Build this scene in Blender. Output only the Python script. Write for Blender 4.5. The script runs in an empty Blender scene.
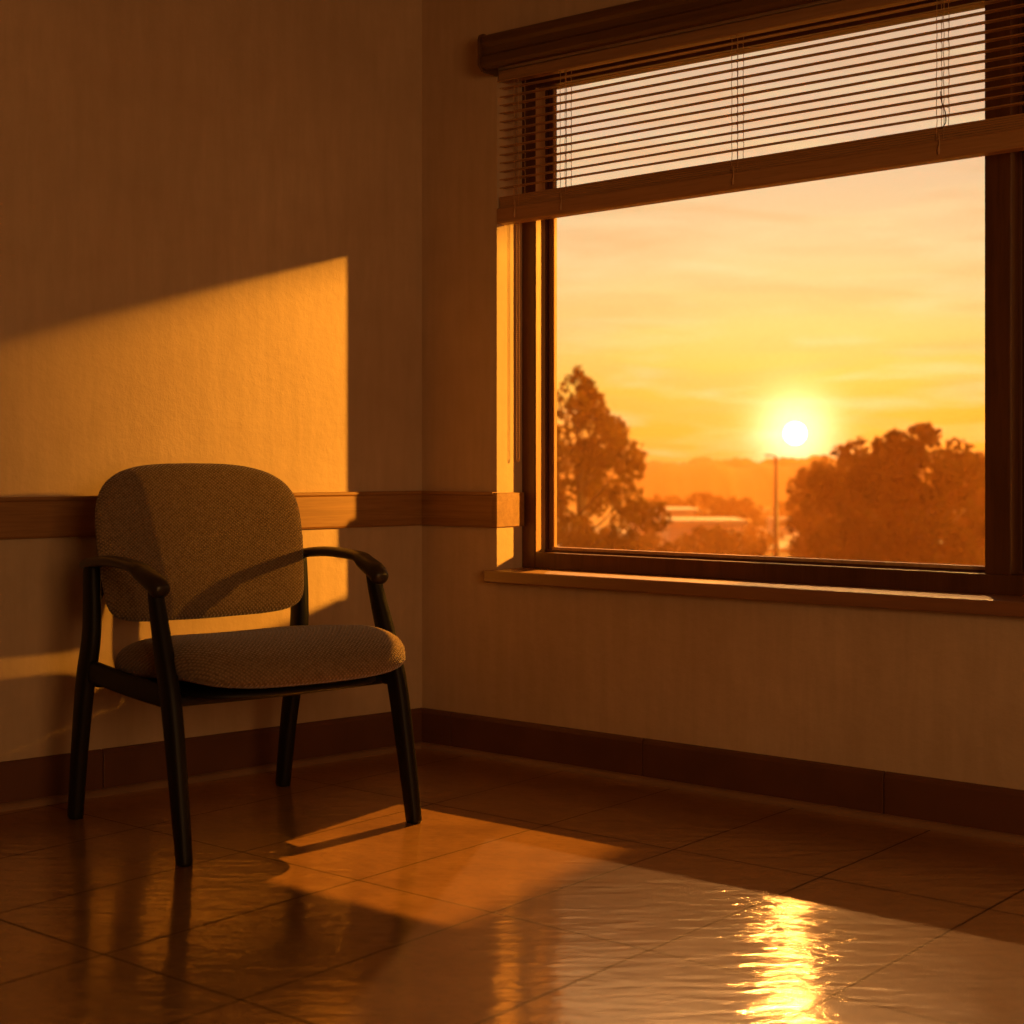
import bpy, bmesh, math, random
from mathutils import Vector, Matrix
from math import sin, cos, pi, radians, sqrt, atan2
random.seed(7)
sc = bpy.context.scene
COL = sc.collection

# ------------------------------------------------------------------ frames
EYE = 0.88                                   # camera height
C0 = Vector((-0.277, 4.8, 0.0))              # room corner
U = Vector((0.772, -0.636, 0.0)).normalized()    # along the window wall
N = Vector((0.636, 0.772, 0.0)).normalized()     # outward through the window
L = Vector((-0.761, -0.649, 0.0)).normalized()   # along the left wall
LN = Vector((0.649, -0.761, 0.0)).normalized()   # out of the left wall into the room
MW = Matrix(((U.x, N.x, 0, C0.x), (U.y, N.y, 0, C0.y), (0, 0, 1, 0), (0, 0, 0, 1)))   # (u, d, z)
ML = Matrix(((-L.x, -LN.x, 0, C0.x), (-L.y, -LN.y, 0, C0.y), (0, 0, 1, 0), (0, 0, 0, 1)))  # (-t, depth behind, z)
TILT = 0.0155                                # blind bottom rail tilt per metre

# ------------------------------------------------------------------ node helpers
def mat(name):
    m = bpy.data.materials.new(name); m.use_nodes = True
    nt = m.node_tree; nt.nodes.clear()
    out = nt.nodes.new('ShaderNodeOutputMaterial')
    return m, nt, out
def nd(nt, typ, **kw):
    n = nt.nodes.new(typ)
    for k, v in kw.items():
        if k.startswith('i_'): n.inputs[k[2:].replace('_', ' ')].default_value = v
        else: setattr(n, k, v)
    return n
def lk(nt, a, b): nt.links.new(a, b)
def coords(nt, scale=(1, 1, 1), kind='Object', rot=(0, 0, 0)):
    tc = nd(nt, 'ShaderNodeTexCoord'); mp = nd(nt, 'ShaderNodeMapping')
    mp.inputs['Scale'].default_value = scale; mp.inputs['Rotation'].default_value = rot
    lk(nt, tc.outputs[kind], mp.inputs['Vector']); return mp.outputs['Vector']
def noise(nt, vec, scale, detail=4, rough=0.55, dist=0.0):
    n = nd(nt, 'ShaderNodeTexNoise'); n.inputs['Scale'].default_value = scale
    n.inputs['Detail'].default_value = detail; n.inputs['Roughness'].default_value = rough
    n.inputs['Distortion'].default_value = dist
    lk(nt, vec, n.inputs['Vector']); return n.outputs['Fac']
def ramp(nt, fac, stops, interp='LINEAR'):
    r = nd(nt, 'ShaderNodeValToRGB'); r.color_ramp.interpolation = interp
    el = r.color_ramp.elements
    while len(el) < len(stops): el.new(0.5)
    for e, (p, c) in zip(el, stops):
        e.position = p; e.color = (c[0], c[1], c[2], 1) if not isinstance(c, (int, float)) else (c, c, c, 1)
    lk(nt, fac, r.inputs['Fac']); return r.outputs['Color']
def math_(nt, op, a, b=None, c=None, clamp=False):
    m = nd(nt, 'ShaderNodeMath', operation=op); m.use_clamp = clamp
    for i, v in enumerate((a, b, c)):
        if v is None: continue
        if isinstance(v, (int, float)): m.inputs[i].default_value = v
        else: lk(nt, v, m.inputs[i])
    return m.outputs[0]
def mixc(nt, fac, a, b, mode='MIX'):
    m = nd(nt, 'ShaderNodeMix', data_type='RGBA', blend_type=mode)
    for s, v in ((m.inputs['Factor'], fac), (m.inputs['A'], a), (m.inputs['B'], b)):
        if isinstance(v, (int, float)): s.default_value = v if s.type == 'VALUE' else (v, v, v, 1)
        elif isinstance(v, tuple): s.default_value = (v[0], v[1], v[2], 1)
        else: lk(nt, v, s)
    for s in m.inputs:
        pass
    return m.outputs['Result']
def mixcol(nt, fac, a, b, mode='MIX'):
    m = nd(nt, 'ShaderNodeMix', data_type='RGBA', blend_type=mode)
    fi, ai, bi = m.inputs[0], m.inputs[6], m.inputs[7]
    for s, v in ((fi, fac), (ai, a), (bi, b)):
        if isinstance(v, (int, float)): s.default_value = v
        elif isinstance(v, tuple): s.default_value = (v[0], v[1], v[2], 1)
        else: lk(nt, v, s)
    return m.outputs[2]
def bump(nt, h, strength, dist=0.01, prev=None):
    b = nd(nt, 'ShaderNodeBump'); b.inputs['Strength'].default_value = strength
    b.inputs['Distance'].default_value = dist; lk(nt, h, b.inputs['Height'])
    if prev is not None: lk(nt, prev, b.inputs['Normal'])
    return b.outputs['Normal']
def pbsdf(nt, out, col, rough=0.5, ior=1.45, normal=None, **kw):
    p = nd(nt, 'ShaderNodeBsdfPrincipled')
    if isinstance(col, tuple): p.inputs['Base Color'].default_value = (*col, 1)
    else: lk(nt, col, p.inputs['Base Color'])
    if isinstance(rough, (int, float)): p.inputs['Roughness'].default_value = rough
    else: lk(nt, rough, p.inputs['Roughness'])
    p.inputs['IOR'].default_value = ior
    for k, v in kw.items(): p.inputs[k.replace('_', ' ')].default_value = v
    if normal is not None: lk(nt, normal, p.inputs['Normal'])
    lk(nt, p.outputs[0], out.inputs['Surface']); return p

# ------------------------------------------------------------------ materials
def m_wall():
    m, nt, out = mat('plaster')
    v = coords(nt)
    big = noise(nt, v, 1.3, 5, 0.6)
    vert = noise(nt, coords(nt, (9, 9, 1.2)), 3.0, 4, 0.6)
    fine = noise(nt, v, 42, 5, 0.65)
    mid = noise(nt, v, 11, 4, 0.6)
    c = ramp(nt, big, [(0.3, (0.54, 0.37, 0.22)), (0.7, (0.70, 0.50, 0.31))])
    c = mixcol(nt, ramp(nt, vert, [(0.35, 0.0), (0.75, 0.45)]), c, (0.46, 0.31, 0.18))
    c = mixcol(nt, ramp(nt, mid, [(0.45, 0.0), (0.75, 0.3)]), c, (0.50, 0.33, 0.19))
    n1 = bump(nt, mid, 0.35, 0.004)
    n2 = bump(nt, fine, 0.6, 0.003, n1)
    n3 = bump(nt, noise(nt, coords(nt, (1, 1, 0.25)), 60, 3, 0.6), 0.35, 0.0015, n2)
    pbsdf(nt, out, c, 0.55, 1.45, n3); return m
def m_plain(name, col, rough=0.6, ior=1.45, bs=0.0, bscale=80, **kw):
    m, nt, out = mat(name); v = coords(nt)
    nf = noise(nt, v, 7, 4)
    c = mixcol(nt, ramp(nt, nf, [(0.3, 0.0), (0.7, 1.0)]), tuple(x * 0.86 for x in col), tuple(min(1, x * 1.12) for x in col))
    nrm = bump(nt, noise(nt, v, bscale, 3), bs, 0.001) if bs else None
    pbsdf(nt, out, c, rough, ior, nrm, **kw); return m
def m_wood(name, dark, light, rough=0.4, stretch=(1, 22, 22), ior=1.5, bs=0.15):
    m, nt, out = mat(name)
    v = coords(nt, stretch)
    a = noise(nt, v, 2.2, 6, 0.62, 0.6); b = noise(nt, v, 9, 3, 0.6)
    c = ramp(nt, a, [(0.32, dark), (0.68, light)])
    c = mixcol(nt, ramp(nt, b, [(0.5, 0.0), (0.7, 0.35)]), c, tuple(x * 0.6 for x in dark))
    pbsdf(nt, out, c, rough, ior, bump(nt, a, bs, 0.001)); return m
ANR = 0.25
def m_floor():
    m, nt, out = mat('polished_tile')
    tc = nd(nt, 'ShaderNodeTexCoord'); v = tc.outputs['Object']
    sep = nd(nt, 'ShaderNodeSeparateXYZ'); lk(nt, v, sep.inputs[0])
    wob = math_(nt, 'MULTIPLY_ADD', noise(nt, v, 9, 3), 0.006, -0.003)
    def line(ax, off, size):
        t = math_(nt, 'ADD', math_(nt, 'ADD', sep.outputs[ax], off), wob)
        f = math_(nt, 'FRACT', math_(nt, 'DIVIDE', t, size))
        d = math_(nt, 'MINIMUM', f, math_(nt, 'SUBTRACT', 1.0, f))
        return math_(nt, 'MULTIPLY', d, size)
    du = line('X', 10 * 0.368 - 2.043, 0.368)
    dn = line('Y', 10 * 0.636 + 1.212, 0.636)
    d = math_(nt, 'MINIMUM', du, dn)
    grout = ramp(nt, math_(nt, 'MULTIPLY', d, 100.0), [(0.18, 1.0), (0.42, 0.0)])
    # one tone per tile
    comb = nd(nt, 'ShaderNodeCombineXYZ')
    lk(nt, math_(nt, 'FLOOR', math_(nt, 'DIVIDE', math_(nt, 'ADD', sep.outputs['X'], 10 * 0.368 - 2.043), 0.368)), comb.inputs[0])
    lk(nt, math_(nt, 'FLOOR', math_(nt, 'DIVIDE', math_(nt, 'ADD', sep.outputs['Y'], 10 * 0.636 + 1.212), 0.636)), comb.inputs[1])
    wn = nd(nt, 'ShaderNodeTexWhiteNoise', noise_dimensions='3D'); lk(nt, comb.outputs[0], wn.inputs['Vector'])
    mott = noise(nt, v, 5.5, 6, 0.65, 0.4); fleck = noise(nt, v, 55, 4, 0.7)
    streak = noise(nt, coords(nt, (1.2, 6, 1), rot=(0, 0, 0.5)), 6, 5, 0.65)
    c = ramp(nt, mott, [(0.3, (0.26, 0.13, 0.05)), (0.7, (0.44, 0.235, 0.095))])
    c = mixcol(nt, ramp(nt, fleck, [(0.5, 0.0), (0.68, 0.55)]), c, (0.19, 0.105, 0.05))
    c = mixcol(nt, ramp(nt, streak, [(0.45, 0.0), (0.75, 0.4)]), c, (0.48, 0.27, 0.11))
    c = mixcol(nt, math_(nt, 'MULTIPLY', wn.outputs['Value'], 0.22), c, (0.22, 0.13, 0.065))
    c = mixcol(nt, math_(nt, 'MULTIPLY', grout, 0.95), c, (0.018, 0.009, 0.004))
    rg = math_(nt, 'MULTIPLY_ADD', noise(nt, v, 7, 5, 0.65), 0.10, 0.06)
    rg = math_(nt, 'ADD', rg, math_(nt, 'MULTIPLY', grout, 0.5))
    def dotv(vec):
        d_ = nd(nt, 'ShaderNodeVectorMath', operation='DOT_PRODUCT'); lk(nt, v, d_.inputs[0]); d_.inputs[1].default_value = vec; return d_.outputs['Value']
    cr = nd(nt, 'ShaderNodeCombineXYZ')           # ripples run across the buffing direction
    lk(nt, math_(nt, 'MULTIPLY', dotv((0.772, 0.636, 0)), 7.0), cr.inputs[0]); lk(nt, math_(nt, 'MULTIPLY', dotv((-0.636, 0.772, 0)), 26.0), cr.inputs[1])
    n1 = bump(nt, noise(nt, v, 3.2, 2, 0.5, 0.5), 0.4, 0.005)
    n2 = bump(nt, noise(nt, cr.outputs[0], 1.2, 3, 0.6, 0.5), 0.8, 0.0026, n1)
    n4 = bump(nt, noise(nt, v, 90, 3, 0.6), 0.15, 0.0003, n2)
    p = pbsdf(nt, out, c, 0.30, 1.5, n4, Specular_Tint=(1.0, 0.9, 0.75, 1))
    lk(nt, math_(nt, 'MULTIPLY_ADD', grout, -0.5, 0.5), p.inputs['Specular IOR Level'])
    # buffed wax layer: the polishing direction stretches its reflections
    g = nd(nt, 'ShaderNodeBsdfAnisotropic', distribution='BECKMANN'); g.inputs['Color'].default_value = (1.0, 0.78, 0.5, 1)
    g.inputs['Roughness'].default_value = 0.17; g.inputs['Anisotropy'].default_value = 0.7; g.inputs['Rotation'].default_value = ANR
    tv = nd(nt, 'ShaderNodeCombineXYZ'); tv.inputs[0].default_value = 0.178; tv.inputs[1].default_value = 0.984
    lk(nt, tv.outputs[0], g.inputs['Tangent']); lk(nt, n4, g.inputs['Normal'])
    g2 = nd(nt, 'ShaderNodeBsdfAnisotropic', distribution='BECKMANN'); g2.inputs['Color'].default_value = (1.0, 0.78, 0.5, 1); lk(nt, rg, g2.inputs['Roughness']); lk(nt, n4, g2.inputs['Normal'])
    gm = nd(nt, 'ShaderNodeMixShader'); gm.inputs[0].default_value = 0.5; lk(nt, g2.outputs[0], gm.inputs[1]); lk(nt, g.outputs[0], gm.inputs[2])
    fr = nd(nt, 'ShaderNodeFresnel'); fr.inputs['IOR'].default_value = 3.0
    mx = nd(nt, 'ShaderNodeMixShader'); lk(nt, math_(nt, 'MULTIPLY', math_(nt, 'MULTIPLY_ADD', fr.outputs[0], 0.9, 0.15), math_(nt, 'SUBTRACT', 1.0, math_(nt, 'MULTIPLY', grout, 0.85))), mx.inputs[0])
    lk(nt, p.outputs[0], mx.inputs[1]); lk(nt, gm.outputs[0], mx.inputs[2]); lk(nt, mx.outputs[0], out.inputs['Surface'])
    return m
def m_fabric():
    m, nt, out = mat('woven_fabric')
    tc = nd(nt, 'ShaderNodeTexCoord')
    v = tc.outputs['Object']
    def wave(rot, sc_):
        w = nd(nt, 'ShaderNodeTexWave', wave_type='BANDS', bands_direction='X'); w.inputs['Scale'].default_value = sc_
        w.inputs['Distortion'].default_value = 1.6; w.inputs['Detail'].default_value = 2; w.inputs['Detail Scale'].default_value = 2.5
        mp = nd(nt, 'ShaderNodeMapping'); mp.inputs['Rotation'].default_value = rot
        lk(nt, v, mp.inputs[0]); lk(nt, mp.outputs[0], w.inputs['Vector']); return w.outputs['Fac']
    w1, w2 = wave((0.6, 0.55, 0.8), 48), wave((0.7, -0.5, -0.75), 48)
    h = math_(nt, 'MULTIPLY', w1, w2)
    f = noise(nt, v, 130, 3, 0.7)
    big = noise(nt, v, 6, 3)
    c = ramp(nt, h, [(0.05, (0.12, 0.072, 0.034)), (0.6, (0.31, 0.19, 0.09))])
    c = mixcol(nt, ramp(nt, f, [(0.4, 0.0), (0.7, 0.6)]), c, (0.35, 0.24, 0.13))
    c = mixcol(nt, ramp(nt, big, [(0.4, 0.0), (0.8, 0.35)]), c, (0.19, 0.115, 0.055))
    nn = bump(nt, h, 0.7, 0.0028); nn = bump(nt, f, 0.4, 0.001, nn)
    pbsdf(nt, out, c, 0.9, 1.4, nn, Sheen_Weight=0.35, Sheen_Roughness=0.4); return m
def m_glass():
    m, nt, out = mat('dusty_glass')
    v = coords(nt)
    tr = nd(nt, 'ShaderNodeBsdfTransparent'); tr.inputs[0].default_value = (0.98, 0.97, 0.95, 1)
    gl = nd(nt, 'ShaderNodeBsdfGlossy'); gl.inputs['Roughness'].default_value = 0.02
    lw = nd(nt, 'ShaderNodeFresnel'); lw.inputs['IOR'].default_value = 1.35
    mx = nd(nt, 'ShaderNodeMixShader'); lk(nt, lw.outputs[0], mx.inputs[0]); lk(nt, tr.outputs[0], mx.inputs[1]); lk(nt, gl.outputs[0], mx.inputs[2])
    tl = nd(nt, 'ShaderNodeBsdfTranslucent'); tl.inputs[0].default_value = (0.85, 0.7, 0.5, 1)
    df = nd(nt, 'ShaderNodeBsdfDiffuse'); df.inputs[0].default_value = (0.8, 0.65, 0.45, 1)
    md = nd(nt, 'ShaderNodeMixShader'); md.inputs[0].default_value = 0.3; lk(nt, tl.outputs[0], md.inputs[1]); lk(nt, df.outputs[0], md.inputs[2])
    # dirt gathers towards the bottom of the pane
    sep = nd(nt, 'ShaderNodeSeparateXYZ'); tc = nd(nt, 'ShaderNodeTexCoord'); lk(nt, tc.outputs['Object'], sep.inputs[0])
    low = ramp(nt, math_(nt, 'MULTIPLY_ADD', sep.outputs['Z'], -1.6, 1.95), [(0.0, 0.0), (1.0, 1.0)])
    vor = nd(nt, 'ShaderNodeTexVoronoi'); vor.inputs['Scale'].default_value = 55; lk(nt, v, vor.inputs['Vector'])
    spk = ramp(nt, vor.outputs['Distance'], [(0.05, 1.0), (0.13, 0.0)])
    keep = ramp(nt, noise(nt, v, 16, 3), [(0.52, 0.0), (0.6, 1.0)])
    film = ramp(nt, noise(nt, coords(nt, (3, 3, 1)), 3, 5, 0.65), [(0.35, 0.0), (0.75, 1.0)])
    amt = math_(nt, 'ADD', math_(nt, 'MULTIPLY', math_(nt, 'MULTIPLY', spk, keep), math_(nt, 'MULTIPLY_ADD', low, 0.3, 0.0)),
                math_(nt, 'MULTIPLY', math_(nt, 'MULTIPLY_ADD', film, 0.5, 0.5), math_(nt, 'MULTIPLY_ADD', low, 0.018, 0.004)))
    m2 = nd(nt, 'ShaderNodeMixShader'); lk(nt, amt, m2.inputs[0]); lk(nt, mx.outputs[0], m2.inputs[1]); lk(nt, md.outputs[0], m2.inputs[2])
    lk(nt, m2.outputs[0], out.inputs['Surface']); return m
def m_leaf(name, a, b):
    m, nt, out = mat(name)
    v = coords(nt); f = noise(nt, v, 0.9, 4)
    c = ramp(nt, f, [(0.35, a), (0.65, b)])
    d = nd(nt, 'ShaderNodeBsdfDiffuse'); lk(nt, c, d.inputs[0])
    t = nd(nt, 'ShaderNodeBsdfTranslucent'); lk(nt, c, t.inputs[0])
    mx = nd(nt, 'ShaderNodeMixShader'); mx.inputs[0].default_value = 0.45
    lk(nt, d.outputs[0], mx.inputs[1]); lk(nt, t.outputs[0], mx.inputs[2]); lk(nt, mx.outputs[0], out.inputs['Surface']); return m
def m_haze():
    m, nt, out = mat('evening_haze')
    s = nd(nt, 'ShaderNodeVolumeScatter'); s.inputs['Color'].default_value = (0.50, 0.185, 0.045, 1)
    s.inputs['Density'].default_value = 0.0058; s.inputs['Anisotropy'].default_value = 0.55
    lk(nt, s.outputs[0], out.inputs['Volume']); return m

M = dict(
    wall=m_wall(), floor=m_floor(), fabric=m_fabric(), glass=m_glass(), haze=m_haze(),
    ceiling=m_plain('ceiling_paint', (0.5, 0.38, 0.26), 0.9),
    rail=m_wood('stained_rail', (0.27, 0.12, 0.035), (0.40, 0.195, 0.06), 0.38),
    base=m_plain('brown_baseboard', (0.13, 0.048, 0.022), 0.42, bs=0.2, bscale=30),
    shoe=m_plain('shoe_molding', (0.26, 0.14, 0.07), 0.4),
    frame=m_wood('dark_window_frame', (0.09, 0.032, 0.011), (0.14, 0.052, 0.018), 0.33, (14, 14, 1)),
    jamb=m_wood('bead_and_lit_cheek', (0.5, 0.26, 0.1), (0.62, 0.36, 0.16), 0.35, (14, 14, 1)),  # bead's own pale colour; on the cheek strip it stands for sunlight
    sill=m_wood('varnished_sill', (0.20, 0.07, 0.022), (0.30, 0.11, 0.035), 0.40, ior=2.6),
    blind=m_wood('wooden_blind', (0.38, 0.18, 0.06), (0.5, 0.26, 0.1), 0.4),
    valance=m_wood('dark_valance', (0.10, 0.042, 0.016), (0.16, 0.07, 0.026), 0.4),
    cord=m_plain('cord', (0.6, 0.34, 0.15), 0.7),
    black=m_plain('black_coated_frame', (0.010, 0.008, 0.006), 0.5, ior=1.3, bs=0.15, bscale=200),
    arm=m_plain('dark_armrest', (0.028, 0.018, 0.011), 0.38, bs=0.2, bscale=150),
    leafa=m_leaf('autumn_leaves', (0.10, 0.055, 0.01), (0.18, 0.10, 0.015)),
    leafb=m_leaf('dark_leaves', (0.05, 0.032, 0.01), (0.10, 0.06, 0.015)),
    bark=m_plain('bark', (0.08, 0.05, 0.03), 0.9),
    ground=m_plain('dry_grass', (0.12, 0.085, 0.04), 1.0),
    asphalt=m_plain('asphalt', (0.25, 0.21, 0.17), 0.55),
    hill=m_plain('wooded_ridge', (0.06, 0.05, 0.03), 1.0),
    pale=m_plain('pale_render', (0.6, 0.5, 0.42), 0.7),
    roof=m_plain('pale_roof', (0.45, 0.38, 0.34), 0.5),
    metal=m_plain('pole_metal', (0.10, 0.07, 0.05), 0.5),
    concrete=m_plain('concrete', (0.36, 0.31, 0.26), 0.9),
    carpaint=m_plain('car_paint', (0.5, 0.46, 0.42), 0.25),
    dark=m_plain('dark_window', (0.03, 0.025, 0.02), 0.1),
)

# ------------------------------------------------------------------ object helpers
def link(name, bm, m, parent=None, mw=None, smooth=False, kind=None, label=None, cat=None, group=None, bev=0.0, local=None):
    me = bpy.data.meshes.new(name)
    bmesh.ops.recalc_face_normals(bm, faces=bm.faces[:])
    bm.to_mesh(me); bm.free()
    if smooth:
        for p in me.polygons: p.use_smooth = True
    me.materials.append(m)
    o = bpy.data.objects.new(name, me); COL.objects.link(o)
    if parent is not None:
        o.parent = parent
        if local is not None: o.matrix_local = local
    elif mw is not None: o.matrix_world = mw
    if bev:
        b = o.modifiers.new('bevel', 'BEVEL'); b.width = bev; b.segments = 2; b.limit_method = 'ANGLE'
    if kind: o['kind'] = kind
    if label: o['label'] = label
    if cat: o['category'] = cat
    if group: o['group'] = group
    return o
def empty(name, mw, label=None, cat=None, group=None, kind=None):
    o = bpy.data.objects.new(name, None); COL.objects.link(o); o.matrix_world = mw; o.empty_display_size = 0.1
    if label: o['label'] = label
    if cat: o['category'] = cat
    if group: o['group'] = group
    if kind: o['kind'] = kind
    return o
def box(bm, x0, x1, y0, y1, z0, z1):
    vs = [bm.verts.new(p) for p in ((x0, y0, z0), (x1, y0, z0), (x1, y1, z0), (x0, y1, z0), (x0, y0, z1), (x1, y0, z1), (x1, y1, z1), (x0, y1, z1))]
    for f in ((0, 3, 2, 1), (4, 5, 6, 7), (0, 1, 5, 4), (1, 2, 6, 5), (2, 3, 7, 6), (3, 0, 4, 7)):
        bm.faces.new([vs[i] for i in f])
def prism(bm, pts, z0, z1):
    a = [bm.verts.new((x, y, z0)) for x, y in pts]; b = [bm.verts.new((x, y, z1)) for x, y in pts]
    bm.faces.new(a[::-1]); bm.faces.new(b)
    for i in range(len(pts)):
        j = (i + 1) % len(pts); bm.faces.new((a[i], a[j], b[j], b[i]))
def extrude_x(bm, prof, x0, x1, z1off=0.0):
    """profile of (y, z) swept from x0 to x1"""
    a = [bm.verts.new((x0, y, z)) for y, z in prof]; b = [bm.verts.new((x1, y, z + z1off)) for y, z in prof]
    bm.faces.new(a); bm.faces.new(b[::-1])
    for i in range(len(prof)):
        j = (i + 1) % len(prof); bm.faces.new((a[i], b[i], b[j], a[j]))
def catmull(pts, n):
    out = []
    P = [pts[0]] + list(pts) + [pts[-1]]
    for i in range(1, len(P) - 2):
        for k in range(n):
            t = k / n
            out.append(tuple(0.5 * ((2 * P[i][j]) + (-P[i-1][j] + P[i+1][j]) * t + (2*P[i-1][j] - 5*P[i][j] + 4*P[i+1][j] - P[i+2][j]) * t*t + (-P[i-1][j] + 3*P[i][j] - 3*P[i+1][j] + P[i+2][j]) * t**3) for j in range(len(P[i]))))
    out.append(tuple(pts[-1])); return out
def sweep(bm, pts, side, seg=16, n=6, sq=2.6, dome=True):
    """pts: (x,y,z,ra,rb). ra along 'side', rb across. smooth path, superellipse section, domed ends"""
    P = catmull(pts, n) if n > 1 else list(pts)
    V = [Vector(p[:3]) for p in P]; rings = []
    side = Vector(side).normalized()
    T = []
    for i in range(len(V)):
        t = (V[min(i + 1, len(V) - 1)] - V[max(i - 1, 0)]).normalized(); T.append(t)
    seq = []
    if dome:
        for k, a in enumerate((0.0, 0.35, 0.7)):
            s = sqrt(max(0.02, 1 - (1 - a) ** 2)); seq.append((V[0] - T[0] * P[0][4] * 0.7 * (1 - a), T[0], P[0][3] * s, P[0][4] * s))
    for v, t, p in zip(V, T, P): seq.append((v, t, p[3], p[4]))
    if dome:
        for k, a in enumerate((0.7, 0.35, 0.0)):
            s = sqrt(max(0.02, 1 - (1 - a) ** 2)); seq.append((V[-1] + T[-1] * P[-1][4] * 0.7 * (1 - a), T[-1], P[-1][3] * s, P[-1][4] * s))
    for v, t, ra, rb in seq:
        s_ = (side - t * side.dot(t)).normalized(); b_ = t.cross(s_)
        ring = []
        for k in range(seg):
            a = 2 * pi * k / seg; ca, sa = cos(a), sin(a)
            x = math.copysign(abs(ca) ** (2 / sq), ca) * ra; y = math.copysign(abs(sa) ** (2 / sq), sa) * rb
            ring.append(bm.verts.new(v + s_ * x + b_ * y))
        rings.append(ring)
    for r0, r1 in zip(rings, rings[1:]):
        for k in range(seg):
            bm.faces.new((r0[k], r0[(k + 1) % seg], r1[(k + 1) % seg], r1[k]))
    bm.faces.new(rings[0][::-1]); bm.faces.new(rings[-1])
def pillow(bm, outline, top, bot, warp, rings=14, seg=96, pw=5.0, q=2.4):
    """outline(theta)->(x,y); thickness top/bot with rounded rim; warp(x,y,z)->pos"""
    def ring(rho, z): 
        return [bm.verts.new(warp(outline(2 * pi * k / seg)[0] * rho, outline(2 * pi * k / seg)[1] * rho, z)) for k in range(seg)]
    R = [1 - (1 - i / rings) ** 1.0 for i in range(1, rings + 1)]
    R = [sin(r * pi / 2) ** 0.9 for r in R]
    def h(r): return max(0.0, 1 - r ** pw) ** (1 / q)
    tops = [ring(r, top * h(r)) for r in R[:-1]]
    rim = ring(1.0, 0.0)
    bots = [ring(r, -bot * h(r)) for r in R[:-1]]
    ct = bm.verts.new(warp(0, 0, top)); cb = bm.verts.new(warp(0, 0, -bot))
    for k in range(seg):
        j = (k + 1) % seg
        bm.faces.new((ct, tops[0][k], tops[0][j])); bm.faces.new((cb, bots[0][j], bots[0][k]))
        for a, b in zip(tops, tops[1:] + [rim]): bm.faces.new((a[k], b[k], b[j], a[j]))
        for a, b in zip(bots, bots[1:] + [rim]): bm.faces.new((a[k], a[j], b[j], b[k]))
def tube(bm, a, b, r, seg=8, r2=None):
    sweep(bm, [(*a, r, r), (*b, r2 or r, r2 or r)], (1, 0.01, 0.02) if abs(Vector(b) .__sub__(Vector(a)).normalized().x) < 0.9 else (0, 1, 0), seg, 1, 2.0, False)

# ------------------------------------------------------------------ room shell
UE, H = 6.0, 2.7
PL = [(C0.x + L.x * 6.5, C0.y + L.y * 6.5)]
poly = [(C0.x, C0.y), (C0.x + U.x * UE, C0.y + U.y * UE), (0.86, -3.26), (-1.8, -3.7), PL[0]]
def to_wall(p):                                # world xy -> (u, d)
    w = Vector((p[0], p[1], 0)) - C0; return (w.dot(U), w.dot(N))
bm = bmesh.new(); prism(bm, [to_wall(p) for p in poly], -0.12, 0.0)
link('floor', bm, M['floor'], mw=MW, kind='structure')
bm = bmesh.new(); prism(bm, [to_wall(p) for p in poly], H, H + 0.12)
link('ceiling', bm, M['ceiling'], mw=MW, kind='structure')

WU0, WU1, WZ0, WZ1 = 0.301, 3.00, 0.520, 2.03    # window opening
TH = 0.26
bm = bmesh.new()
box(bm, -0.25, WU0, 0, TH, -0.12, H + 0.12)
box(bm, WU0, WU1, 0, TH, -0.12, WZ0)
box(bm, WU0, WU1, 0, TH, WZ1, H + 0.12)
box(bm, WU1, UE + 0.2, 0, TH, -0.12, H + 0.12)
bmesh.ops.remove_doubles(bm, verts=bm.verts[:], dist=1e-5)
link('wall_right', bm, M['wall'], mw=MW, kind='structure')
bm = bmesh.new(); box(bm, -6.5, 0, 0, 0.2, -0.12, H + 0.12)
link('wall_left', bm, M['wall'], mw=ML, kind='structure')
def wall_between(name, a, b):
    a, b = Vector((*a, 0)), Vector((*b, 0)); d = (b - a).normalized(); nn = Vector((d.y, -d.x, 0))
    bm = bmesh.new()
    pts = [a, b, b + nn * 0.2, a + nn * 0.2]; prism(bm, [(p.x, p.y) for p in pts], -0.12, H + 0.12)
    link(name, bm, M['wall'], kind='structure')
wall_between('wall_east', poly[2], poly[1]); wall_between('wall_back', poly[3], poly[2]); wall_between('wall_west', poly[4], poly[3])

# baseboards with a shoe strip, boards butt-jointed
def baseboard(name, mw, x0, x1, joints, sgn):
    root = empty(name, mw, kind='structure')
    edges = [x0] + joints + [x1]
    for a, b in zip(edges, edges[1:]):
        bm = bmesh.new()
        prof = [(0, 0.0), (sgn * 0.014, 0.0), (sgn * 0.014, 0.106), (sgn * 0.010, 0.116), (0, 0.119)]
        extrude_x(bm, prof, a + 0.0012, b - 0.0012)
        link('board', bm, M['base'], root, bev=0.0015)
    bm = bmesh.new()
    prof = [(sgn * 0.012, 0.0)] + [(sgn * (0.012 + 0.022 * cos(a)), 0.017 * sin(a)) for a in [i * pi / 12 for i in range(7)]]
    extrude_x(bm, prof, x0, x1)
    link('shoe_molding', bm, M['shoe'], root, smooth=False)
    return root
baseboard('baseboard_right', MW, 0.0, UE, [0.13, 0.832, 1.545, 2.26, 2.97], -1)
baseboard('baseboard_left', ML, -6.4, -0.0, [-3.6, -2.2, -1.06], -1)

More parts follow.
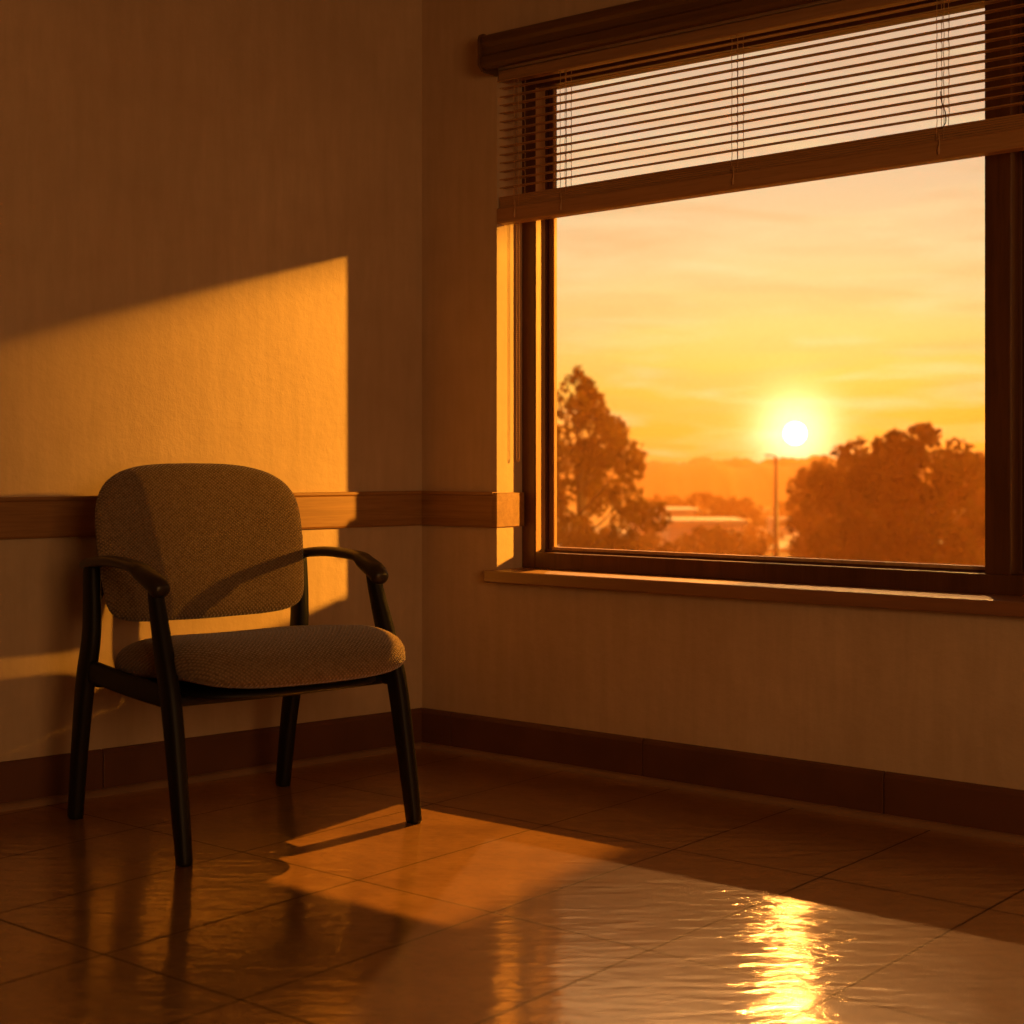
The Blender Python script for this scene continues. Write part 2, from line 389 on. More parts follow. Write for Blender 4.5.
# chair rails
def rail_prof(s): return [(0, 0.680), (s * 0.014, 0.680), (s * 0.017, 0.686), (s * 0.017, 0.774), (s * 0.021, 0.777), (s * 0.021, 0.786), (0, 0.786)]
bm = bmesh.new(); extrude_x(bm, rail_prof(-1), -6.4, 0.0)
link('trim_1', bm, M['rail'], mw=ML, kind='structure', bev=0.0015)
bm = bmesh.new(); extrude_x(bm, rail_prof(-1), 0.0, WU0)
box(bm, WU0, WU0 + 0.014, -0.017, 0.112, 0.682, 0.783)
link('trim_2', bm, M['rail'], mw=MW, kind='structure', bev=0.0015)
bm = bmesh.new(); extrude_x(bm, rail_prof(-1), WU1, UE)
link('trim_3', bm, M['rail'], mw=MW, kind='structure', bev=0.0015)

# ------------------------------------------------------------------ window
win = empty('window_1', MW, kind='structure')
MU0, MU1 = 1.746, 1.811
bm = bmesh.new(); box(bm, WU0 - 0.018, WU1, -0.04, TH, 0.520, 0.556)
link('window_sill', bm, M['sill'], win, bev=0.004)
FD0, FD1 = 0.117, 0.182
bm = bmesh.new()
box(bm, WU0, WU0 + 0.051, FD0, FD1, 0.556, WZ1)
box(bm, WU1 - 0.051, WU1, FD0, FD1, 0.556, WZ1)
box(bm, WU0 + 0.051, WU1 - 0.051, FD0, FD1, 0.556, 0.604)
box(bm, WU0 + 0.051, WU1 - 0.051, FD0, FD1, 1.994, WZ1)
link('window_frame', bm, M['frame'], win, bev=0.002)
bm = bmesh.new(); box(bm, MU0, MU1, FD0, FD1, 0.604, 1.994)
link('mullion', bm, M['frame'], win, bev=0.002)
def sash(u0, u1, wide):
    bm = bmesh.new()
    w = 0.034 if wide else 0.028
    box(bm, u0, u0 + 0.009, 0.164, 0.181, 0.604, 1.994)
    box(bm, u0 + 0.009, u0 + 0.015, 0.170, 0.181, 0.604, 1.994)
    box(bm, u0 + 0.015, u0 + w - 0.006, 0.165, 0.181, 0.604, 1.994)
    box(bm, u1 - 0.006, u1, 0.166, 0.181, 0.604, 1.994)
    box(bm, u0, u1, 0.160, 0.181, 0.604, 0.610)
    link('sash', bm, M['frame'], win, bev=0.0008)
    bm = bmesh.new()
    box(bm, u0 + w - 0.006, u0 + w, 0.1665, 0.180, 0.606, 1.994)
    box(bm, u0 + w - 0.006, u1 - 0.006, 0.163, 0.180, 0.610, 0.619)
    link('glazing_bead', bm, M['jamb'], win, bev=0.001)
    bm = bmesh.new(); v = [bm.verts.new(p) for p in ((u0 + w, 0.176, 0.615), (u1 - 0.006, 0.176, 0.615), (u1 - 0.006, 0.176, 1.994), (u0 + w, 0.176, 1.994))]
    bm.faces.new(v)
    link('glass_pane', bm, M['glass'], win)
sash(WU0 + 0.051, MU0, True)
sash(MU1, WU1 - 0.051, False)
# pale strip on the frame's inner cheek; its sunlit gold is put into the colour
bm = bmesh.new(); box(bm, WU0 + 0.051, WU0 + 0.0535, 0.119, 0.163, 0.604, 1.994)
link('lit_cheek_strip', bm, M['jamb'], win)

# ------------------------------------------------------------------ blind
BU0, BU1 = 0.306, 2.985
bl = empty('window_blind', MW @ Matrix.Translation((0, 0, 0)), 'brown wooden venetian blind half raised across the top of the window', 'blind')
bm = bmesh.new()
prof = [(0, 2.118), (-0.070, 2.118), (-0.080, 2.112), (-0.083, 2.090), (-0.074, 2.080), (-0.074, 2.060), (-0.082, 2.052), (-0.082, 2.030), (-0.072, 2.021), (-0.058, 2.018), (-0.058, 2.03), (-0.006, 2.06), (0, 2.06)]
extrude_x(bm, prof, 0.308, 2.995)
link('valance', bm, M['valance'], bl, bev=0.0015)
bm = bmesh.new()
extrude_x(bm, [(-0.001, 2.124)] + [(-0.088 + 0.02 * (1 - cos(a)), 2.104 + 0.02 * sin(a)) for a in (pi/2, pi/4, 0)] + [(-0.088, 2.03), (-0.07, 2.012), (-0.001, 2.012)], 0.300, 0.308)
link('valance_end_cap', bm, M['valance'], bl, bev=0.002)
bm = bmesh.new(); box(bm, BU0, BU1, 0.0, 0.042, 1.998, 2.028); box(bm, BU0, BU1, -0.004, 0.0, 1.994, 2.0)
link('headrail', bm, M['blind'], bl, bev=0.002)
SD, SW, ZB = 0.019, 0.0125, 1.655        # slat centre depth, half width, lowest open slat
def slat_mesh(z, tilt, drop, name='slat', thick=0.0013, extra=0.0):
    bm = bmesh.new(); top, bot = [], []
    for k in range(7):
        t = -1 + k / 3.0; y = SD + t * SW
        zz = z + 0.0016 * (1 - t * t) + t * drop
        top.append((y, zz + thick)); bot.append((y, zz - thick))
    prof = top + bot[::-1]
    NX = 9
    cols = []
    for i in range(NX + 1):
        x = BU0 + (BU1 - BU0) * i / NX
        dz = tilt * (x - BU0) + extra * sin(i * 2.1 + z * 90) 
        cols.append([bm.verts.new((x, y, zz + dz)) for y, zz in prof])
    for a, b in zip(cols, cols[1:]):
        for i in range(len(prof)):
            j = (i + 1) % len(prof); bm.faces.new((a[i], b[i], b[j], a[j]))
    bm.faces.new(cols[0][::-1]); bm.faces.new(cols[-1])
    return link(name, bm, M['blind'], bl)
zl = 1.684
for k in range(13):
    z = zl + 0.0245 * k
    slat_mesh(z, TILT * (1 - k / 13.0), 0.0009, extra=0.0006)
# gathered slats resting on the bottom rail
for k in range(6):
    slat_mesh(1.6265 + 0.0056 * k, TILT, 0.0, thick=0.0024, extra=0.0004)
bm = bmesh.new()
prof = [(-0.003, 1.582), (0.000, 1.577), (0.038, 1.577), (0.041, 1.582), (0.041, 1.619), (0.038, 1.623), (0.0, 1.623), (-0.003, 1.619)]
extrude_x(bm, prof, 0.303, 2.988, TILT * (2.988 - 0.303))
link('bottom_rail', bm, M['blind'], bl, bev=0.0015)
CU = [0.372, 0.543, 1.113, 1.683, 2.25, 2.82]
for cu in CU:
    bm = bmesh.new()
    zb = 1.60 + TILT * (cu - BU0)
    for off, yy in ((-0.009, SD - SW - 0.002), (0.009, SD - SW - 0.002), (-0.009, SD + SW + 0.002), (0.009, SD + SW + 0.002)):
        pts = []
        for k in range(15):
            z = zb + 0.02 + (2.0 - zb - 0.02) * k / 14
            pts.append((cu + off + 0.0012 * sin(k * 2.3 + off * 400 + yy * 90), yy, z, 0.0009, 0.0009))
        sweep(bm, pts, (1, 0, 0), 6, 1, 2.0, False)
    for k in range(13):
        z = zl + 0.0245 * k + TILT * (1 - k / 13) * (cu - BU0) - 0.002
        tube(bm, (cu - 0.009, SD - SW - 0.002, z), (cu - 0.009, SD + SW + 0.002, z), 0.0006, 5)
        tube(bm, (cu + 0.009, SD - SW - 0.002, z), (cu + 0.009, SD + SW + 0.002, z), 0.0006, 5)
    link('ladder_cord', bm, M['cord'], bl, smooth=True)
    # the little knotted end hanging on the rail
    bm = bmesh.new()
    zk = zb + 0.018
    sweep(bm, [(cu, -0.004, zk + 0.02, .001, .001), (cu + .003, -0.006, zk, .0012, .0012), (cu + .001, -0.006, zk - .02, .0032, .0032), (cu + .001, -0.006, zk - .028, .002, .002)], (1, 0, 0), 8, 4, 2.0)
    link('cord_knot', bm, M['cord'], bl, smooth=True)
# loose lift cord kinked by the third ladder
bm = bmesh.new()
sweep(bm, [(1.686, 0.0, 1.76, .0012, .0012), (1.690, -0.003, 1.735, .0014, .0014), (1.699, -0.004, 1.71, .0014, .0014), (1.700, -0.003, 1.685, .0014, .0014), (1.690, -0.003, 1.672, .0012, .0012)], (1, 0, 0), 6, 5, 2.0)
link('loose_cord', bm, M['valance'], bl, smooth=True)
# beaded operating chain in the reveal
bm = bmesh.new()
for s in (-0.005, 0.005):
    z = 2.0
    while z > 0.885:
        bmesh.ops.create_icosphere(bm, subdivisions=1, radius=0.0022, matrix=Matrix.Translation((0.322 + s, 0.072, z))); z -= 0.0058
for k in range(5):
    a = pi * k / 4
    bmesh.ops.create_icosphere(bm, subdivisions=1, radius=0.0022, matrix=Matrix.Translation((0.322 + 0.005 * cos(a), 0.072, 0.883 - 0.006 * sin(a))))
link('bead_chain', bm, M['cord'], bl, smooth=True)

# ------------------------------------------------------------------ chair
EX = Vector((0.764, 0.645, 0)).normalized(); FW = Vector((0.645, -0.764, 0)).normalized()
CC = Vector((-0.661, 3.808, 0))
MC = Matrix(((EX.x, FW.x, 0, CC.x), (EX.y, FW.y, 0, CC.y), (0, 0, 1, 0), (0, 0, 0, 1)))
# EX x FW points down, so the local frame is mirrored; keep it proper by using -EX
MC = Matrix(((-EX.x, FW.x, 0, CC.x), (-EX.y, FW.y, 0, CC.y), (0, 0, 1, 0), (0, 0, 0, 1)))
chair = empty('guest_chair', MC, 'brown fabric guest chair with black frame and armrests by the left wall', 'chair')
# local: x = towards the picture's left side of the chair, y = forward, z = up
def seat_outline(t):
    c, s = cos(t), sin(t)
    n = 4.4 if s > 0 else 6.0
    x = math.copysign(abs(c) ** (2 / n), c) * 0.292; y = math.copysign(abs(s) ** (2 / n), s) * 0.270
    if y > 0: y += 0.030 * (1 - (x / 0.298) ** 2)
    x *= 1.0 + 0.045 * (y / 0.262)
    return x, y
def seat_warp(x, y, z):
    yy = y / 0.262; xx = x / 0.298
    dz = -0.012 * max(0, -yy) - 0.030 * max(0, yy - 0.45) ** 1.5 * 1.6
    if z > 0: dz += 0.010 * xx * xx - 0.004 + 0.008 * max(0, yy)
    return (x, y + 0.082, 0.408 + z + dz + 0.012 * yy)
bm = bmesh.new(); pillow(bm, seat_outline, 0.066, 0.038, seat_warp, pw=6.0, q=2.0)
link('seat', bm, M['fabric'], chair, smooth=True)
def pan_warp(x, y, z): return (x * 0.86, y * 0.84 + 0.05, 0.352 + z)
bm = bmesh.new(); pillow(bm, seat_outline, 0.014, 0.012, pan_warp, pw=14, q=2)
link('seat_pan', bm, M['black'], chair, smooth=True)
# backrest
BW, BH = 0.290, 0.184
def back_outline(t):
    c, s = cos(t), sin(t)
    n = 3.7 if s > 0 else 8.5
    x = math.copysign(abs(c) ** (2 / n), c) * BW; y = math.copysign(abs(s) ** (2 / n), s) * BH
    if y > 0: y += 0.012 * (1 - (x / BW) ** 2)
    else: y -= 0.012 * (1 - (x / BW) ** 2)
    x *= 1 - 0.045 * (-(y / BH) if y < 0 else 0)
    return x, y
def back_warp(x, y, z):
    lean = 0.19
    yy = -0.215 + z - lean * y + 0.55 * x * x + (0.12 * y * y)
    return (x + 0.008, yy, 0.676 + y + 0.1 * z)
bm = bmesh.new(); pillow(bm, back_outline, 0.034, 0.016, back_warp, pw=6, q=2.0)
link('backrest', bm, M['fabric'], chair, smooth=True)
def shell_warp(x, y, z):
    p = back_warp(x * 0.97, y * 0.96, 0); return (p[0], p[1] - 0.014 + z, p[2] - 0.002)
bm = bmesh.new(); pillow(bm, back_outline, 0.006, 0.014, shell_warp, pw=12, q=2)
link('back_shell', bm, M['black'], chair, smooth=True)
for s in (-1, 1):       # -1: side towards the window, +1: picture's left side
    # rear leg runs from the floor up to the arm and on behind the backrest
    bm = bmesh.new()
    sweep(bm, [(s * 0.297, -0.288, 0.006, 0.017, 0.021), (s * 0.298, -0.262, 0.17, 0.018, 0.024), (s * 0.299, -0.228, 0.34, 0.019, 0.028),
               (s * 0.295, -0.202, 0.46, 0.018, 0.029), (s * 0.294, -0.203, 0.60, 0.017, 0.026), (s * 0.293, -0.206, 0.622, 0.016, 0.023)], (1, 0, 0), 16, 6, 3.0)
    link('leg', bm, M['black'], chair, smooth=True)
    bm = bmesh.new()
    sweep(bm, [(s * 0.310, 0.288, 0.006, 0.016, 0.020), (s * 0.308, 0.258, 0.17, 0.018, 0.024), (s * 0.306, 0.222, 0.34, 0.019, 0.027),
               (s * 0.303, 0.178, 0.46, 0.018, 0.025), (s * 0.300, 0.142, 0.56, 0.016, 0.020), (s * 0.299, 0.132, 0.600, 0.015, 0.019)], (1, 0, 0), 16, 6, 3.0)
    link('leg', bm, M['black'], chair, smooth=True)
    bm = bmesh.new()
    sweep(bm, [(s * 0.294, -0.240, 0.626, 0.015, 0.011), (s * 0.298, -0.20, 0.632, 0.017, 0.012), (s * 0.304, -0.08, 0.642, 0.021, 0.013),
               (s * 0.308, 0.05, 0.636, 0.024, 0.013), (s * 0.305, 0.095, 0.620, 0.027, 0.018), (s * 0.302, 0.140, 0.602, 0.026, 0.021), (s * 0.300, 0.160, 0.588, 0.023, 0.020)], (1, 0, 0), 20, 8, 2.3)
    link('armrest', bm, M['arm'], chair, smooth=True)
    bm = bmesh.new()
    sweep(bm, [(s * 0.296, -0.225, 0.372, 0.012, 0.026), (s * 0.296, 0.0, 0.358, 0.012, 0.026), (s * 0.298, 0.215, 0.352, 0.012, 0.026)], (1, 0, 0), 12, 6, 4)
    link('side_rail', bm, M['black'], chair, smooth=True)
    bm = bmesh.new()
    sweep(bm, [(s * 0.292, -0.216, 0.52, 0.010, 0.018), (s * 0.262, -0.232, 0.56, 0.010, 0.018), (s * 0.225, -0.235, 0.60, 0.008, 0.02)], (0, 0, 1), 10, 5, 3)
    link('back_bracket', bm, M['black'], chair, smooth=True)
for y, z in ((0.17, 0.338), (-0.17, 0.345)):
    bm = bmesh.new()
    sweep(bm, [(-0.292, y, z, 0.012, 0.016), (0.0, y, z - 0.004, 0.012, 0.016), (0.292, y, z, 0.012, 0.016)], (0, 0, 1), 10, 4, 4)
    link('seat_crossbar', bm, M['black'], chair, smooth=True)

# ------------------------------------------------------------------ outside: unseen blockers added to shape the light patches
bm = bmesh.new(); box(bm, -0.6, 8.0, TH, 1.23, 2.385, 2.47); link('light_blocker_eave', bm, M['concrete'], mw=MW, kind='structure')  # unseen slab added to end the floor patch at its near side
bm = bmesh.new(); prism(bm, [(2.3, 3.02), (2.3, 5.78), (5.5, 2.68), (5.5, 0.40)], 2.3, 3.0)
link('light_blocker_canopy', bm, M['concrete'], kind='structure')  # unseen block added to cut off the top of the wall patch
GZ = -8.0
wing_blk = empty('light_blocker_wing', Matrix.Translation((3.40, 8.75, GZ)), kind='structure')  # unseen mass added to give the floor patch its right edge
bm = bmesh.new(); prism(bm, [(0, 0), (7, 0), (10, 5), (3, 5)], 0, 17); link('wall', bm, M['concrete'], wing_blk)
bm = bmesh.new(); prism(bm, [(0, -0.05), (7.1, -0.05), (10.1, 5.1), (3, 5.1)], 17, 17.3); link('roof', bm, M['concrete'], wing_blk)
annex_blk = empty('light_blocker_annex', Matrix.Translation((24, -2, GZ)), kind='structure')  # unseen mass added so the wall patch fades to the left
bm = bmesh.new(); box(bm, 0, 9, -8, 5.47, 0, 18); link('wall', bm, M['concrete'], annex_blk)
bm = bmesh.new(); box(bm, -0.2, 9.2, -8.2, 5.49, 18, 18.4); link('roof', bm, M['concrete'], annex_blk)

# ------------------------------------------------------------------ landscape
bm = bmesh.new()
nx, ny = 40, 40
vs = [[bm.verts.new((-260 + 520 * i / nx, 12 + 500 * (j / ny) ** 1.4, GZ + 0.25 * sin(i * 1.7 + j))) for i in range(nx + 1)] for j in range(ny + 1)]
for j in range(ny):
    for i in range(nx): bm.faces.new((vs[j][i], vs[j][i+1], vs[j+1][i+1], vs[j+1][i]))
link('ground', bm, M['ground'], kind='structure', smooth=True)
bm = bmesh.new()
prism(bm, [(-40, 150), (110, 150), (110, 196), (-40, 196)], GZ + 0.2, GZ + 0.4)
link('road', bm, M['asphalt'], kind='structure')
# wooded ridges
def ridge(name, Y, z0, amp, seed, depth=60, jag=0.5):
    rnd = random.Random(seed); bm = bmesh.new(); n = 420; W = 420
    rows = []
    for r in range(4):
        f = r / 3
        row = []
        for i in range(n + 1):
            x = -W / 2 + W * i / n
            hz = z0 + amp * (sin(x * 0.021 + seed) * 0.6 + sin(x * 0.05 + 2 * seed) * 0.3) + jag * (rnd.random() - 0.5) + jag * 0.8 * sin(x * 0.43 + seed) * sin(x * 0.17)
            z = GZ + (hz - GZ) * sin(f * pi / 2) ** 0.7
            row.append(bm.verts.new((x, Y + depth * f * 0.5 + (rnd.random() - .5) * 2, z)))
        rows.append(row)
    back = [bm.verts.new((v.co.x, Y + depth, GZ)) for v in rows[-1]]
    rows.append(back)
    for a, b in zip(rows, rows[1:]):
        for i in range(n): bm.faces.new((a[i], a[i+1], b[i+1], b[i]))
    link(name, bm, M['hill'], kind='structure', smooth=True)
ridge('hill', 300, 0.1, 0.5, 3, jag=0.9)
ridge('hill', 380, 1.0, 1.0, 5, jag=0.9)

def leafcloud(bm, clumps, n, size, rnd):
    tot = sum(c[3] ** 2 for c in clumps)
    for (cx, cy, cz, r) in clumps:
        k = int(n * r * r / tot)
        for _ in range(k):
            while True:
                p = Vector((rnd.uniform(-1, 1), rnd.uniform(-1, 1), rnd.uniform(-1, 1)))
                if p.length <= 1: break
            p = p.normalized() * (p.length ** 0.45) * r * rnd.uniform(0.8, 1.12)
            c = Vector((cx, cy, cz)) + p
            a = Vector((rnd.gauss(0, 1), rnd.gauss(0, 1), rnd.gauss(0, 1))).normalized()
            b = a.cross(Vector((rnd.gauss(0, 1), rnd.gauss(0, 1), rnd.gauss(0, 1)))).normalized()
            s = size * rnd.uniform(0.6, 1.3)
            q = [bm.verts.new(c + a * s), bm.verts.new(c + b * s * 0.55), bm.verts.new(c - a * s), bm.verts.new(c - b * s * 0.55)]
            bm.faces.new(q)
def tree(name, X, Y, base, prof, label, cat, n, size, m, seed, group=None, trunk=0.22):
    """prof: list of (height above base, radius): the crown's silhouette"""
    rnd = random.Random(seed)
    root = empty(name, Matrix.Translation((X, Y, base)), label, cat, group)
    clumps = []
    h0, h1 = prof[0][0], prof[-1][0]
    def rad(h):
        for (a, ra), (b, rb) in zip(prof, prof[1:]):
            if a <= h <= b: return ra + (rb - ra) * (h - a) / (b - a)
        return 0.1
    k = 95
    for i in range(k):
        h = h0 + (h1 - h0) * (i + rnd.random()) / k
        R = rad(h); a = rnd.uniform(0, 2 * pi); rr = R * sqrt(rnd.random()) * 0.95
        cr = max(0.2, min(0.24 * R + 0.14, 0.65)) * rnd.uniform(0.55, 1.15)
        rr = max(0, min(rr, R - cr * 0.5)) * (1.0 if rnd.random() < 0.8 else 1.12)
        clumps.append((rr * cos(a), rr * sin(a), h, cr))
    bm = bmesh.new(); leafcloud(bm, clumps, n, size, rnd)
    link('crown', bm, m, root)
    bm = bmesh.new()
    if trunk:
        sweep(bm, [(0, 0, 0, trunk, trunk), (0.1, 0, h1 * 0.4, trunk * 0.7, trunk * 0.7), (0, 0.1, h1 * 0.75, trunk * 0.35, trunk * 0.35), (0, 0, h1 * 0.95, 0.04, 0.04)], (1, 0, 0), 8, 4, 2, False)
        for c in clumps[::3]:
            z0 = max(0.3, c[2] * 0.75)
            tube(bm, (0, 0, z0), (c[0], c[1], c[2]), 0.05, 5, 0.015)
        link('trunk', bm, M['bark'], root, smooth=True)
    return root
def at(px, Y): return (px - 512) / 1560 * Y
def hz(py, Y): return EYE - (py - 460) / 1560 * Y - GZ      # height above the ground seen at a bearing
Y = 60
tree('tall_tree', at(578, Y), Y, GZ, [(3.0, 1.0), (5.0, 3.3), (hz(500, Y), 3.25), (hz(470, Y), 2.75), (hz(440, Y), 2.2), (hz(412, Y), 1.55), (hz(390, Y), 0.8), (hz(371, Y), 0.15)],
     'tall pointed tree outside beside the left window frame', 'tree', 16000, 0.13, M['leafa'], 11)
Y = 58
tree('broad_tree', at(918, Y), Y, GZ, [(2.5, 1.0), (4.5, 2.6), (hz(500, Y), 2.9), (hz(470, Y), 2.45), (hz(445, Y), 1.7), (hz(428, Y), 0.5)],
     'broad round-crowned tree outside, tallest beside the window mullion', 'tree', 14000, 0.13, M['leafb'], 21)
Y = 66
tree('broad_tree', at(862, Y), Y, GZ, [(2.5, 1.0), (4.5, 2.2), (hz(500, Y), 2.3), (hz(470, Y), 1.9), (hz(452, Y), 1.3), (hz(440, Y), 0.4)],
     'smaller round tree outside, between the low sun and the tallest round tree', 'tree', 9000, 0.14, M['leafb'], 22)
Y = 90
tree('broad_tree', at(826, Y), Y, GZ, [(2.0, 1.0), (3.5, 2.2), (hz(500, Y), 2.4), (hz(475, Y), 1.8), (hz(460, Y), 0.5)],
     'hazy small tree outside just right of the lamp post, under the sun', 'tree', 6000, 0.17, M['leafb'], 23)
Y = 70
tree('broad_tree', at(985, Y), Y, GZ, [(2.5, 1.0), (4.5, 2.3), (hz(500, Y), 2.4), (hz(470, Y), 1.6), (hz(455, Y), 0.5)],
     'round tree outside partly hidden by the window mullion', 'tree', 8000, 0.14, M['leafb'], 24)
Y = 79
tree('broad_tree', at(1055, Y), Y, GZ, [(2.5, 1.0), (4.5, 2.6), (hz(500, Y), 2.9), (hz(460, Y), 2.0), (hz(435, Y), 0.5)],
     'round tree outside seen only through the right-hand window pane', 'tree', 6000, 0.16, M['leafb'], 25)
# bushes: (px, distance, top py, radius, label)
bush_specs = [
    (845, 104, 508, 4.2, 'dark spreading bush outside below the smaller round tree'),
    (925, 84, 500, 4.6, 'dark spreading bush outside below the tallest round tree'),
    (1000, 95, 505, 4.0, 'dark spreading bush outside at the foot of the window mullion'),
    (735, 147, 500, 4.0, 'round-topped bush outside left of the lamp post, in the middle distance'),
    (700, 158, 494, 4.8, 'bush outside behind the low pale roofs'),
    (665, 169, 497, 4.6, 'bush outside just right of the tall pointed tree, behind the shed'),
    (795, 182, 502, 5.0, 'bush outside directly beneath the sun, beyond the parked cars'),
    (640, 94, 538, 3.6, 'low bush outside at the foot of the tall pointed tree'),
    (712, 104, 530, 3.8, 'low dark bush outside in front of the pale roofs'),
    (600, 84, 535, 4.0, 'low bush outside under the tall pointed tree crown'),
]
for i, (px, Yb, py, r, lab) in enumerate(bush_specs):
    top = hz(py, Yb)
    tree('bush', at(px, Yb), Yb, GZ, [(0.2, r * 0.8), (top * 0.5, r), (top * 0.8, r * 0.75), (top, r * 0.2)], lab, 'bush', 4200, 0.2, M['leafb'], 40 + i, 'bushes beyond the window', trunk=0.12)

# shed and flat roofed building
def house(px, Yb, w, h, d, label, name):
    root = empty(name, Matrix.Translation((at(px, Yb), Yb, GZ + 0.2)), label, 'building')
    bm = bmesh.new(); box(bm, -w / 2, w / 2, 0, d, 0, h); link('wall', bm, M['pale'], root)
    bm = bmesh.new(); box(bm, -w / 2 - 0.3, w / 2 + 0.3, -0.3, d + 0.3, h, h + 0.35); link('roof', bm, M['roof'], root)
    k = max(2, int(w / 3))
    for i in range(k):
        x = -w / 2 + w * (i + 0.5) / k
        bm = bmesh.new(); box(bm, x - 0.5, x + 0.5, -0.03, 0.05, h * 0.35, h * 0.75); link('window', bm, M['dark'], root)
house(664, 141, 5.4, 3.9, 6, 'small pale flat-roofed shed outside beside the tall pointed tree', 'shed')
house(706, 128, 6.0, 3.4, 6, 'low pale building outside, its flat roof lower than the shed', 'low_building')
# parked cars
def car(px, Yb, col, label, van=False):
    root = empty('van' if van else 'car', Matrix.Translation((at(px, Yb), Yb, GZ + 0.4)), label, 'van' if van else 'car')
    hh = 2.3 if van else 1.45
    if van: prof = [(-2.5, .35), (2.45, .35), (2.5, .9), (2.1, 1.2), (1.7, 2.1), (1.5, 2.3), (-2.45, 2.3), (-2.5, 2.2)]
    else: prof = [(-2.15, .3), (2.15, .3), (2.2, .65), (1.9, .85), (1.1, .95), (.5, 1.42), (-1.0, 1.45), (-1.7, 1.0), (-2.15, .9)]
    bm = bmesh.new()
    a = [bm.verts.new((x, -0.9, z)) for x, z in prof]; b = [bm.verts.new((x, 0.9, z)) for x, z in prof]
    bm.faces.new(a); bm.faces.new(b[::-1])
    for i in range(len(prof)):
        j = (i + 1) % len(prof); bm.faces.new((a[i], b[i], b[j], a[j]))
    link('body', bm, M[col], root, bev=0.05)
    for x in (-1.35, 1.35):
        for y in (-0.85, 0.85):
            bm = bmesh.new(); bmesh.ops.create_cone(bm, cap_ends=True, segments=20, radius1=0.33, radius2=0.33, depth=0.2, matrix=Matrix.Translation((x, y, 0.33)) @ Matrix.Rotation(pi / 2, 4, 'X'))
            link('wheel', bm, M['dark'], root)
    bm = bmesh.new()
    if van: box(bm, -2.0, 1.5, -0.915, -0.88, 1.35, 1.9)
    else: box(bm, -1.1, 0.6, -0.915, -0.88, 0.98, 1.32)
    link('side_window', bm, M['dark'], root)
car(792, 168, 'roof', 'long pale van parked outside right under the sun', True)
car(758, 160, 'carpaint', 'pale car parked outside just left of the lamp post')
car(815, 158, 'pale', 'pale car parked outside to the right of the van')
# street lamp
Y = 112
lamp = empty('street_lamp', Matrix.Translation((at(776, Y), Y, GZ)), 'thin tall street lamp outside, standing left of the setting sun', 'street lamp')
bm = bmesh.new(); sweep(bm, [(0, 0, 0, .24, .24), (0, 0, 4, .2, .2), (0, 0, hz(456, Y), .11, .11)], (1, 0, 0), 10, 1, 2, False); link('pole', bm, M['metal'], lamp, smooth=True)
bm = bmesh.new(); sweep(bm, [(0, 0, hz(457, Y), .06, .06), (-0.25, 0, hz(455.5, Y), .06, .06), (-0.5, 0, hz(455.5, Y), .06, .06)], (0, 0, 1), 8, 3, 2); link('arm', bm, M['metal'], lamp, smooth=True)
bm = bmesh.new(); box(bm, -0.8, -0.4, -0.15, 0.15, hz(456, Y) - 0.02, hz(456, Y) + 0.12); link('lamp_head', bm, M['metal'], lamp, bev=0.03)

# low evening haze lying over the ground
bm = bmesh.new(); box(bm, -150, 150, 16, 290, GZ - 0.5, 6.0)
link('haze', bm, M['haze'], kind='stuff', label='thin golden evening haze lying over the land outside', cat='haze')

# ------------------------------------------------------------------ sky
w = bpy.data.worlds.new('sky'); sc.world = w; w.use_nodes = True
nt = w.node_tree; nt.nodes.clear()
out = nt.nodes.new('ShaderNodeOutputWorld'); bg = nt.nodes.new('ShaderNodeBackground')
tc = nd(nt, 'ShaderNodeTexCoord'); nrm = nd(nt, 'ShaderNodeVectorMath', operation='NORMALIZE'); lk(nt, tc.outputs['Generated'], nrm.inputs[0])
sp = nd(nt, 'ShaderNodeSeparateXYZ'); lk(nt, nrm.outputs[0], sp.inputs[0])
el = sp.outputs['Z']
def S(r, g, b): return tuple(((c / 255) / 12.92 if c / 255 <= 0.04045 else ((c / 255 + 0.055) / 1.055) ** 2.4) for c in (r, g, b))
elr = math_(nt, 'MULTIPLY_ADD', el, 2.0, 0.2)      # z -0.1 -> 0 ; 0 -> .2 ; .4 -> 1
cols = ramp(nt, elr, [(0.0, S(190, 80, 10)), (0.19, S(238, 126, 22)), (0.225, S(250, 146, 30)), (0.26, S(251, 174, 48)), (0.31, S(253, 202, 84)), (0.36, S(253, 212, 116)), (0.46, S(252, 214, 150)),
                      (0.60, S(238, 200, 162)), (0.72, S(232, 192, 156)), (0.9, S(242, 192, 140)), (1.0, S(225, 165, 120))])
# soft streaky clouds
cv = nd(nt, 'ShaderNodeVectorMath', operation='MULTIPLY'); lk(nt, nrm.outputs[0], cv.inputs[0]); cv.inputs[1].default_value = (2.4, 2.4, 17)
cn = noise(nt, cv.outputs[0], 2.6, 5, 0.55, 0.6)
cl = ramp(nt, cn, [(0.45, 0.0), (0.68, 1.0)])
cols = mixcol(nt, math_(nt, 'MULTIPLY', cl, 0.4), cols, S(240, 176, 110))
cl2 = ramp(nt, noise(nt, cv.outputs[0], 4.2, 4, 0.5, 0.3), [(0.5, 0.0), (0.7, 1.0)])
cols = mixcol(nt, math_(nt, 'MULTIPLY', cl2, 0.4), cols, S(255, 232, 170))
SUN = Vector((0.1815, 1.0, (460 - 433.5) / 1560)).normalized()
dt = nd(nt, 'ShaderNodeVectorMath', operation='DOT_PRODUCT'); lk(nt, nrm.outputs[0], dt.inputs[0]); dt.inputs[1].default_value = SUN
ang = math_(nt, 'ARCCOSINE', math_(nt, 'MINIMUM', dt.outputs['Value'], 0.9999999))     # radians
